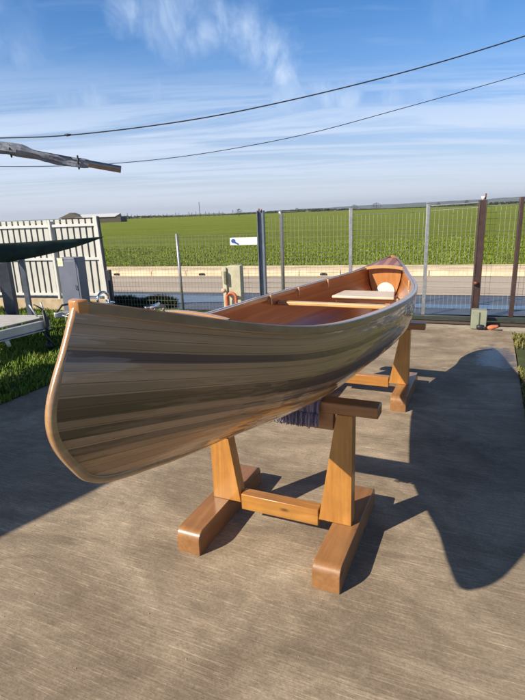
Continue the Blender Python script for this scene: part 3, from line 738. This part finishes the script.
# sliding gate
gate = empty('sliding_gate', P6, 'sliding mesh gate with a brown post and dark bottom track rails', 'gate')
b = MB(); G0 = Vector((2.50, 7.18, 0)); GD = (P7-G0).normalized()
b.build  # noqa
b = MB(); wires(b, P5+Vector((.03,-.01,0)), P8, .12, 1.56, .06, .08); b.build('wire_mesh', WIRE, gate)
b = MB(); pb = P6+Vector((0,0,0)); b.box(pb+Vector((0,0,.83))-EX*.042, (.012, .10, 1.64), (EX, EN, Z)).box(pb+Vector((0,0,.83))+EX*.042, (.012, .10, 1.64), (EX, EN, Z)).box(pb+Vector((0,0,.83))-EN*.0, (.072, .09, 1.64), (EX, EN, Z))
b.build('gate_post', BROWN, gate, bevel=.003)
b = MB(); b.box(P7+Vector((0,0,.84)), (.052, .06, 1.66), (EX, EN, Z)); b.build('gate_post', BROWN, gate, bevel=.004)
b = MB(); b.tube([P5+Vector((0,0,1.60)), P6+Vector((0,0,1.62)), P7+Vector((0,0,1.655)), P8+Vector((0,0,1.72))], .004, 5).tube([P5+Vector((0,0,1.53)), P6+Vector((0,0,1.56)), P7+Vector((0,0,1.59)), P8+Vector((0,0,1.66))], .0025, 5)
b.build('top_strand', WIRE, gate)
b = MB(); b.tube([P6+Vector((.0,0,1.65)), P6+Vector((.0,0,1.70))], [.018, .028], 10); b.build('insulator', simple('white_insulator', (.75, .73, .70), .3), gate, smooth=True)
b = MB(); b.tube([P6+Vector((.03,0,1.66)), P6+Vector((.035,0,1.735))], .011, 8); RBF = simple('red_brown_fitting', (.16, .05, .03), .5); b.build('pin', RBF, gate, smooth=True)
b = MB(); b.tube([P6+Vector((-.04,-.06,.52)), P6+Vector((-.04,-.06,.56))], .03, 8); b.build('latch', RBF, gate, smooth=True)
R0, R1 = Vector((1.95, 7.12, 0)), Vector((5.0, 5.92, 0)); RD_ = (R1-R0).normalized(); RN = Vector((-RD_.y, RD_.x, 0))
b = MB(); b.box((R0+R1)/2+Vector((0,0,.085)), ((R1-R0).length, .06, .05), (RD_, RN, Z)); b.build('bottom_rail', simple('dark_green_steel', (.045, .055, .05), .45, .3), gate, bevel=.004)
b = MB(); b.box((R0+R1)/2+RN*.02+Vector((0,0,.015)), ((R1-R0).length, .10, .03), (RD_, RN, Z)); b.build('track', simple('rusty_track', (.09, .06, .045), .7, .3), gate, bevel=.003)
# gate motor box with a dark wheel, and an orange clay piece beside it
mc = at(478, 327, 6.52); mc.z = 0
mb = empty('gate_motor', mc, 'grey-green gate motor box beside the brown gate post', 'gate motor')
b = MB(); b.box(mc+Vector((0,0,.125)), (.19, .16, .25), (RD_, RN, Z)); b.build('housing', simple('grey_green_plastic', (.25, .27, .20), .6, 0, .12, 7), mb, bevel=.008)
b = MB(); b.box(mc-RN*.083+RD_*.005+Vector((0,0,.125)), (.012, .01, .20), (RD_, RN, Z)); b.build('seam', simple('seam_dark', (.07, .07, .06), .6), mb)
b = MB(); cc = mc-RN*.13+RD_*.02+Vector((0,0,.04)); b.tube([cc-RD_*.045, cc-RD_*.02, cc+RD_*.045], [.026, .036, .03], 12).tube([cc+RD_*.03+Vector((0,0,.01)), cc+RD_*.06-RN*.03+Vector((0,0,-.01))], .016, 8); prop(b.build('cable_gland', simple('black_rubber', (.02, .022, .035), .5), mb, smooth=True))
cc = mc+RD_*.175-RN*.10+Vector((0,0,.038))
b = MB(); rr_ = [.018, .034, .040, .038, .030, .030]; dd_ = (RD_+RN*.25).normalized()
b.tube([cc+dd_*(-.07+.026*i)+Vector((0,0,.004*i-.008)) for i in range(6)], rr_, 12, squash=.8)
prop(b.build('clay_pot_shard', simple('orange_clay', (.48, .15, .07), .8, var=.3), None, smooth=True), 'broken orange clay pipe piece lying beside the gate motor box', 'clay piece')

# ------------------------------------------------------------------ white panel fence on the left
wf = empty('panel_fence', (-4.0, 9.15, 0), 'tall white ribbed metal panel fence at the left edge', 'fence')
F0 = Vector((-2.70, 8.80, 0)); F1 = Vector((-8.2, 10.35, 0)); FD = (F1-F0).normalized(); FN = Vector((FD.y, -FD.x, 0))
if FN.y > 0: FN = -FN
WHT = simple('white_painted_sheet', (.56, .555, .52), .5, 0, .08, 5, .05)
WH2 = simple('white_painted_rail', (.66, .66, .64), .45, 0, .08, 5, .05)
b = MB(); k = 0; pos = .03
while pos < 5.6:      # ribbed profile: flat pales with dark gaps between
    b.box(F0+FD*(pos+.040)+Vector((0,0,.93)), (.092, .012, 1.34), (FD, FN, Z)); pos += .125
b.build('pales', WHT, wf, bevel=.004)
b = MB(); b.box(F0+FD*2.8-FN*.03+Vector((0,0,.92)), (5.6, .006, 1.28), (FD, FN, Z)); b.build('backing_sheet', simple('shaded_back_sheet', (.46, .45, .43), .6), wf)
for z in (.30, .93, 1.50):
    b = MB(); b.box(F0+FD*2.8+FN*.022+Vector((0,0,z)), (5.6, .025, .045), (FD, FN, Z)); b.build('rail', WH2, wf, bevel=.003)
for q in (.72*1.33, 2.4):
    b = MB(); b.box(F0+FD*q+FN*.045+Vector((0,0,.80)), (.045, .03, 1.60), (FD, FN, Z)); b.build('post', WH2, wf, bevel=.003)
b = MB(); b.box(F0-FD*.02+Vector((-.04,0,.82)), (.07, .07, 1.64), (FD, FN, (Z+Vector((-.03,0,0))).normalized())); b.build('post', WH2, wf, bevel=.004)
b = MB(); b.box(F0-FD*.075+Vector((.0,0,.36)), (.075, .07, .74), (FD, FN, Z)); b.box(F0-FD*.06+Vector((-.05,0,1.18)), (.03, .06, .9), (FD, FN, (Z+Vector((-.03,0,0))).normalized())); b.build('end_post', DARKST, wf, bevel=.004)

b = MB(); b.box(F0+FD*2.75+FN*.02+Vector((0,0,.11)), (5.5, .10, .22), (FD, FN, Z)); b.build('plinth', simple('sandy_plinth', (.46, .36, .24), .9, var=.25, scale=6), wf, bevel=.008)
# cabinet by the fence
cb_ = Vector((-3.05, 8.25, 0))
cab = empty('electric_cabinet', cb_, 'blue-grey metal cabinet in front of the white fence', 'cabinet')
b = MB(); b.box(cb_+Vector((0,0,.51)), (.37, .22, 1.0), (FD, FN, Z)); b.build('housing', simple('cabinet_blue_grey', (.17, .19, .25), .45, .2, .12, 6, .05), cab, bevel=.008)
b = MB(); b.box(cb_+FN*.113+Vector((0,0,.52)), (.30, .006, .88), (FD, FN, Z)); dr = b.build('door', simple('cabinet_door', (.18, .20, .265), .4, .2, .1, 6, .05), cab, bevel=.003)
b = MB(); b.tube([cb_+FN*.12-FD*.12+Vector((0,0,.50)), cb_+FN*.135-FD*.12+Vector((0,0,.50)), cb_+FN*.135-FD*.12+Vector((0,0,.58))], .006, 6); b.build('handle', DARKST, dr)
b = MB(); b.box(cb_+FN*.117+FD*.125+Vector((0,0,.94)), (.10, .012, .13), (FD, FN, Z)); b.build('notice', simple('cream_notice', (.75, .70, .52), .6, 0, .05), cab, bevel=.002)

# steel posts holding the shade net and the net itself
for (x_, y_, w_, h_, lab_) in ((-3.52, 7.0, .15, 1.06, 'thick dark blue-grey post holding the green shade net at the left edge'), (-3.50, 7.5, .075, 1.06, 'slim grey post under the green shade net, right of the thick dark post')):
    b = MB(); b.box((x_, y_, h_/2), (w_, w_*.7, h_)); prop(b.build('steel_post', DARKST if w_ > .1 else simple('slim_post_paint', (.13, .15, .19), .4, .3), None, bevel=.004), lab_, 'post')
    b = MB()
def net_mat():
    mt, nt, b = new_mat('green_shade_net'); v = coords(nt)
    r = ramp(nt, noise(nt, v, 6, 6), [(.3, (.004, .018, .016)), (.7, (.012, .045, .038))]); L(nt, r.outputs[0], b.inputs['Base Color']); b.inputs['Roughness'].default_value = .8
    bump(nt, noise(nt, v, 250, 2), b, .5, .003); return mt
b = MB(); rows = []
tipn = Vector((-2.60, 8.68, 1.30)); lt = Vector((-4.7, 6.0, 1.37)); lb = Vector((-4.7, 6.0, 1.00))
for i in range(31):
    q = i/30; top = tipn+(lt-tipn)*q+Vector((0, 0, -.03*math.sin(math.pi*q))); bot = tipn+(lb-tipn)*q+Vector((0, 0, -.12*math.sin(math.pi*q**.8))); row = []
    for j in range(9):
        r_ = j/8; p = top+(bot-top)*r_; p += Vector((.25, -.6, 0))*(.12*math.sin(math.pi*r_)*math.sin(math.pi*min(1, q*1.5))) + Vector((0, .02*math.sin(i*1.3+j), 0)); row.append(p)
    rows.append(row)
b.grid(rows); prop(b.build('shade_net', net_mat(), None, smooth=True, solid=.004), 'dark green shade net stretched to a point on the white fence', 'shade net')

# ------------------------------------------------------------------ meter cabinet with hose
mcx = P2-EX*.50-EN*.05; mcx.z = 0
met = empty('meter_cabinet', mcx, 'weathered cream meter cabinet with a recess, left of the blue-grey post', 'meter cabinet')
CREAM = simple('weathered_cream', (.52, .50, .36), .75, 0, .2, 8, .2)
b = MB(); b.box(mcx+EX*.06+EN*.02+Vector((0,0,.40)), (.22, .20, .80), (EX, EN, Z)); b.build('housing', CREAM, met, bevel=.01)
b = MB(); b.box(mcx-EX*.085-EN*.0+Vector((0,0,.39)), (.07, .22, .78), (EX, EN, Z)); b.build('side_pillar', CREAM, met, bevel=.01)
b = MB(); b.box(mcx-EX*.065-EN*.125+Vector((0,0,.62)), (.04, .04, .20), (EX, EN, Z)); b.build('bracket', simple('grey_green_bracket', (.16, .17, .12), .6), met, bevel=.006)
b = MB(); b.tube([mcx-EX*.08-EN*.15+Vector((0,0,.42)), mcx-EX*.08-EN*.22+Vector((0,0,.43))], [.03, .04], 10); b.build('tap', simple('pinkish_tap', (.50, .36, .28), .6), met, smooth=True)
hc_ = mcx+EX*.03-EN*.16+Vector((0,0,.30))
b = MB(); pts = []
for k in range(40):
    a_ = rad(200)-rad(220)*k/39; pts.append(hc_+EX*(.078*math.cos(a_))+Vector((0,0,.085*math.sin(a_)))-EN*.01)
pts = [hc_+EX*(-.072)+Vector((0,0,-.26)), hc_+EX*(-.078)+Vector((0,0,-.12))]+pts[2:-2]+[hc_+EX*.078+Vector((0,0,-.12)), hc_+EX*.072+Vector((0,0,-.26))]
b.tube(pts, .024, 10)
prop(b.build('hose', simple('orange_hose', (.55, .16, .07), .5, 0, .15, 20), None, smooth=True), 'thick orange hose looped over the front of the cream meter cabinet', 'hose')

# ------------------------------------------------------------------ boat trailer on the grass
TRG = simple('galvanised_trailer', (.52, .54, .56), .35, .35, .12, 6, .05)
tr = empty('boat_trailer', (-3.2, 7.0, 0), 'silver boat trailer drawbar with coupling and black jockey stand on the grass', 'trailer')
A_ = Vector((-4.05, 5.16, .30)); B_ = Vector((-3.02, 6.75, .33)); TD = (B_-A_).normalized(); TN = Vector((-TD.y, TD.x, 0)).normalized(); TU = TD.cross(TN); TU = TU if TU.z > 0 else -TU
b = MB(); b.box((A_+B_)/2, ((B_-A_).length, .07, .10), (TD, TN, TU)); b.build('drawbar', TRG, tr, bevel=.006)
b = MB(); b.box((A_+B_)/2-TU*.06-TN*.02, ((B_-A_).length*.98, .10, .012), (TD, TN, TU)); b.build('flange', TRG, tr, bevel=.003)
C_ = Vector((-5.4, 7.35, .33)); D2 = Vector((-3.15, 6.98, .34)); E_ = (D2-C_).normalized(); EN2 = Vector((-E_.y, E_.x, 0))
b = MB(); b.box((C_+D2)/2, ((D2-C_).length, .06, .09), (E_, EN2, Z)); b.build('drawbar', TRG, tr, bevel=.006)
b = MB(); b.prism([(-3.12, 6.80, .385), (-3.10, 6.95, .385), (-4.55, 7.20, .40), (-3.72, 5.72, .385)], (0, 0, .012)); b.build('deck_plate', simple('pale_grey_plate', (.50, .49, .48), .5, 0, .12), tr, bevel=.003)
b = MB(); b.box((-3.05, 6.72, .36), (.10, .09, .14)); b.build('clamp', BLK, tr, bevel=.008)
b = MB(); b.tube([(-3.02, 6.64, .52), (-3.0, 6.64, .10)], .020, 10).tube([(-2.98, 6.62, .02), (-3.02, 6.62, .11)], .032, 10).tube([(-3.06, 6.60, .28), (-2.92, 6.60, .05)], .013, 8).tube([(-3.02, 6.64, .53), (-3.12, 6.62, .60)], .009, 6); b.build('jockey_stand', BLK, tr, smooth=True)
b = MB(); b.box((-2.85, 6.98, .40), (.34, .09, .07), (Vector((.9,.42,0)).normalized(), Vector((-.42,.9,0)).normalized(), Z)); b.build('coupling', TRG, tr, bevel=.012)
b = MB(); b.tube([(-2.98, 6.9, .42), (-2.90, 6.95, .52), (-2.72, 7.05, .54), (-2.62, 7.1, .50)], .014, 8); b.build('coupling_handle', BLK, tr, smooth=True)
for q in ([(-3.2, 6.85, .40), (-3.28, 6.85, .56)], [(-3.06, 6.80, .40), (-3.10, 6.78, .60)]):
    b = MB(); b.tube(q, .011, 6); b.build('guide_pin', TRG, tr, smooth=True)
b = MB(); b.tube([(-2.9, 6.9, .40)]+[(-2.80+.06*math.cos(a_), 6.9, .34+.08*math.sin(a_)) for a_ in [rad(q) for q in range(0, 300, 30)]], .007, 6); b.build('safety_ring', TRG, tr, smooth=True)
b = MB(); b.tube([(-3.32, 6.22, .25), (-3.32, 6.26, .17)], .025, 8); b.build('lamp', simple('clear_lamp', (.8, .8, .78), .3), tr, smooth=True)

tr.location.x += .30; tr.location.y -= .46

# ------------------------------------------------------------------ wrapped pole at the upper left
TARP = None
tip = at(121, 169.5, 3.3); pa = at(-4, 147, 3.1); dr_ = (pa-tip).normalized(); far = tip+dr_*2.9
pole = empty('awning_pole', far, 'metal pole wrapped in crumpled grey-blue tarp, poking in at the upper left', 'awning pole')
b = MB(); b.tube([tip, tip+dr_*3.0], .021, 12); b.build('tube', simple('dull_steel_tube', (.30, .28, .26), .4, .6), pole, smooth=True)
b = MB(); rnd = random.Random(9); rows = []
nn = 110
for i in range(nn):
    q = i/(nn-1); c = tip+dr_*(.19+2.7*q); Uv = dr_.cross(Z).normalized(); Vv = dr_.cross(Uv)
    base = (.022+.006*min(1, q*8))*min(1, .75+q*5)+.003*math.sin(i*.9)+.004*math.sin(i*.37+1)+.006*q; row = []
    sag = Vector((0, 0, -.004-.006*math.sin(i*.3)))
    for k in range(16):
        a_ = 2*math.pi*k/16; r_ = base*(1+.16*math.sin(3*a_+i*.35)+.10*math.sin(7*a_-i*.6)+rnd.uniform(-.06, .06)); row.append(c+sag+Uv*(r_*math.cos(a_))+Vv*(r_*math.sin(a_)*1.05))
    rows.append(row)
b.grid(rows, closed=True); b.f.append(tuple(range(16)))
tarp = b.build('rolled_tarp', simple('grey_blue_tarp', (.22, .24, .29), .6, 0, .45, 14, .4), pole, smooth=False)
for q in (.25, .62): 
    b = MB(); c = tip+dr_*q; b.tube([c+Vector((0,0,.034)), c+dr_.cross(Z)*.036, c-Vector((0,0,.040)), c-dr_.cross(Z)*.036, c+Vector((0,0,.034))], .005, 6); b.build('tie', BLK, pole, smooth=True)

# ------------------------------------------------------------------ roof added on the left, out of view, shaped to shade the slab
shade_roof = empty('added_shade_roof', (-6.0, 2.0, 0), 'flat roof added out of view left of the slab, shaped to cast the shade on it', 'added_shade_roof')
off = Vector((math.sin(rad(SUN_AZ)), math.cos(rad(SUN_AZ)), 0))*(2.6/math.tan(rad(SUN_EL)))
sh = [Vector((-3.1, .30, 0)), Vector((-1.438, 2.33, 0)), Vector((-.90, 2.99, 0)), Vector((-1.35, 5.2, 0)), Vector((-2.56, 5.42, 0)), Vector((-2.70, 4.85, 0)), Vector((-4.6, 3.2, 0))]
b = MB(); b.prism([p-off+Vector((0,0,2.6)) for p in sh], (0, 0, .10)); b.build('roof', simple('roof_sheet', (.3, .3, .31), .5), shade_roof)
for p in (sh[0]-off+Vector((-.2,.4,0)), sh[6]-off+Vector((.3,0,0))):
    b = MB(); b.box((p.x, p.y, 1.295), (.1, .1, 2.59)); b.build('post', GALV, shade_roof)

# ------------------------------------------------------------------ overhead cables
def cable(name, pts, Y, r, label):
    P = [at(x_, y_, Yd) for (x_, y_), Yd in zip(pts, Y)]
    out = []
    n_ = len(P)
    for i in range(n_-1):
        p0 = P[max(i-1, 0)]; p1 = P[i]; p2 = P[i+1]; p3 = P[min(i+2, n_-1)]
        for q in range(10):
            u = q/10; out.append(.5*((2*p1)+(-p0+p2)*u+(2*p0-5*p1+4*p2-p3)*u*u+(-p0+3*p1-3*p2+p3)*u**3))
    out.append(P[-1]); b = MB(); b.tube(out, r, 6)
    return prop(b.build(name, BLK, None, smooth=True), label, 'cable')
xs1 = [-150, -60, 0, 65, 150, 230, 330, 430, 525, 640]; ys1 = [137, 138.5, 138, 135.5, 126, 113, 91, 65, 36, -3]
cable('power_cable', list(zip(xs1, ys1)), [14+.9*i/10 for i in range(10)], .016, 'thicker black overhead cable, the upper of the two crossing the sky')
xs2 = [-150, -60, 0, 60, 120, 200, 300, 400, 525, 640]; ys2 = [165, 166, 166.5, 166, 163, 154, 135.5, 109, 73.5, 38]
cable('power_cable', list(zip(xs2, ys2)), [17]*10, .011, 'thinner overhead cable, the lower of the two crossing the sky')
c = at(68, 135, 14.27); b = MB(); b.tube([c-Vector((.09,0,-.01)), c-Vector((.03,0,0)), c+Vector((.03,0,0)), c+Vector((.09,0,.005))], [.015, .035, .03, .015], 8)
prop(b.build('cable_splice', BLK, None, smooth=True), 'small dark splice sleeve on the upper overhead cable', 'splice')

# ------------------------------------------------------------------ far away
fh = empty('farmhouse', (-60, 190, 0), 'long low farm building with a pale roof and dark gable on the left horizon', 'farm building')
ha = at(62, 222, 190); hb = at(121, 221, 190); ha.z = 0; hb.z = 0; hd = (hb-ha).normalized(); hn = Vector((-hd.y, hd.x, 0)); Lh = (hb-ha).length
b = MB(); b.prism([ha, hb, hb+hn*9, ha+hn*9], (0, 0, 2.0)); b.build('wall', simple('dark_farm_wall', (.09, .075, .065), .8), fh)
b = MB(); b.prism([ha+Vector((0,0,2.0))-hn*.4+hd*5, ha+Vector((0,0,3.2))+hn*4.5+hd*6, ha+Vector((0,0,2.0))+hn*9.4+hd*5], hd*(Lh-7)); b.build('roof', simple('pale_roof', (.62, .63, .66), .5), fh)
b = MB(); b.prism([ha+Vector((0,0,2.0))-hd*1.2-hn*.2, ha+Vector((0,0,3.9))+hd*3.4-hn*.2, ha+Vector((0,0,2.0))+hd*8-hn*.2], hn*6); b.build('gable', simple('dark_gable', (.13, .11, .10), .8), fh)

BARK = simple('far_bark', (.10, .08, .07), .9, bs=0)
DKF = simple('far_foliage', (.035, .045, .022), .9, 0, .4, .6, 0)
def far_tree(px, Y, h, wd, label, bare=False, group=None):
    p = at(px, 215, Y); p.z = 0; rnd = random.Random(int(px*7))
    o0 = empty('bare_tree' if bare else 'bush_tree', p, label, 'tree', group)
    b = MB(); b.tube([p, p+Vector((.02*h,0,h*.55)), p+Vector((0,0,h))], [h*.03+.05, h*.02+.03, .02], 6)
    if bare:
        for k in range(9):
            z0 = h*rnd.uniform(.3, .85); a_ = rnd.uniform(0, 6.28); q = (h-z0)*.5; b.tube([p+Vector((0,0,z0)), p+Vector((math.cos(a_)*q*.5, math.sin(a_)*q*.5, z0+q))], [h*.012+.02, .01], 4)
    b.build('trunk', BARK, o0)
    b = MB(); nl = 90 if bare else 260
    for k in range(nl):
        a_ = rnd.uniform(0, 6.28); rr_ = math.sqrt(rnd.random())*wd*(.5 if not bare else .35); z = h*rnd.uniform(.25, 1.0); sc__ = math.sin(math.pi*min(1, max(.12, z/h)))**.5
        c = p+Vector((math.cos(a_)*rr_*sc__, math.sin(a_)*rr_*sc__, z)); s_ = h*(.02 if bare else .055)
        e1 = Vector((rnd.uniform(-1,1), rnd.uniform(-1,1), rnd.uniform(-1,1)))*s_; e2 = Vector((rnd.uniform(-1,1), rnd.uniform(-1,1), rnd.uniform(-1,1)))*s_
        b.add([c-e1, c+e2, c+e1], [(0,1,2)])
    b.build('crown', DKF, o0)
far_tree(239, 260, 3.6, 4.6, 'dark round bush on the horizon just left of the blue-grey post')
far_tree(297, 420, 4.0, 4.0, 'small dark bush on the horizon right of the blue-grey post')
far_tree(354, 400, 4.6, 7.0, 'low dark bush on the horizon behind the galvanised post right of centre')
far_tree(376, 420, 5.6, 9.0, 'widest dark bush on the horizon, above the canoe stern')
far_tree(438, 420, 4.0, 4.5, 'small bush on the horizon between the galvanised and the brown post')
far_tree(466, 430, 5.0, 4.5, 'dark bush on the horizon just left of the brown post')
for i in range(26):
    far_tree(124+i*4.3+random.uniform(-1.5, 1.5), 330+random.uniform(-40, 60), random.uniform(2, 4.4), 3.4, 'thin leafless tree in the row along the left horizon', True, 'leafless trees along the left horizon')
b = MB(); q = at(200, 218, 300); q.z = 0; b.tube([q, q+Vector((0,0,8.5))], .16, 6); prop(b.build('telegraph_pole', BARK), 'single tall thin pole standing on the left horizon', 'pole')
# distant hills and hedge line
def ridge(name, x0, x1, Y, h0, h1, mat, amp, seed):
    rnd = random.Random(seed); b = MB(); rows = []; n_ = 160; wv = 0
    for i in range(n_+1):
        q = i/n_; x_ = x0+(x1-x0)*q; wv = .85*wv+rnd.uniform(-1, 1)*.5; h = max(.2, h0+(h1-h0)*q+amp*wv)
        rows.append([(x_, Y, -1), (x_, Y+h*1.5, h), (x_, Y+h*4, h*.8), (x_, Y+h*6, -1)])
    b.grid(rows); o = b.build(name, mat, None, smooth=True); o['kind'] = 'structure'; return o
HILL = simple('distant_hill_cover', (.10, .13, .14), .95, 0, .2, .004, 0)
ridge('hills', -250, 3200, 3000, 2, 62, HILL, 2.0, 4)
ridge('hills', -2600, -200, 3200, 8, 4, HILL, 1.5, 5)
b = MB(); rnd = random.Random(2)
for i in range(2600):
    x_ = rnd.uniform(-330, 420); y_ = 560+rnd.uniform(-10, 10); z_ = rnd.uniform(0, 1.6+1.2*math.sin(x_*.03)); s_ = 1.6
    b.add([(x_-s_, y_, z_-.6), (x_+s_, y_+rnd.uniform(-1,1), z_-.4), (x_+rnd.uniform(-1,1), y_, z_+.8)], [(0,1,2)])
o = b.build('far_hedge', DKF); prop(o, 'dark hedge line far across the green field on the horizon', 'hedge', kind='stuff')

# ------------------------------------------------------------------ the air
hb_ = MB(); hb_.box((0, 1500, 37), (8000, 8200, 78))
hm = bpy.data.materials.new('air'); hm.use_nodes = True; hn_ = hm.node_tree; hn_.nodes.remove(hn_.nodes['Principled BSDF'])
pv = hn_.nodes.new('ShaderNodeVolumePrincipled'); pv.inputs['Density'].default_value = .00013; pv.inputs['Color'].default_value = (.80, .87, 1, 1); pv.inputs['Anisotropy'].default_value = .3
hn_.links.new(pv.outputs[0], hn_.nodes['Material Output'].inputs['Volume'])
ho = hb_.build('haze', hm); ho['kind'] = 'stuff'; prop(ho, 'thin pale haze over the far fields and hills', None)
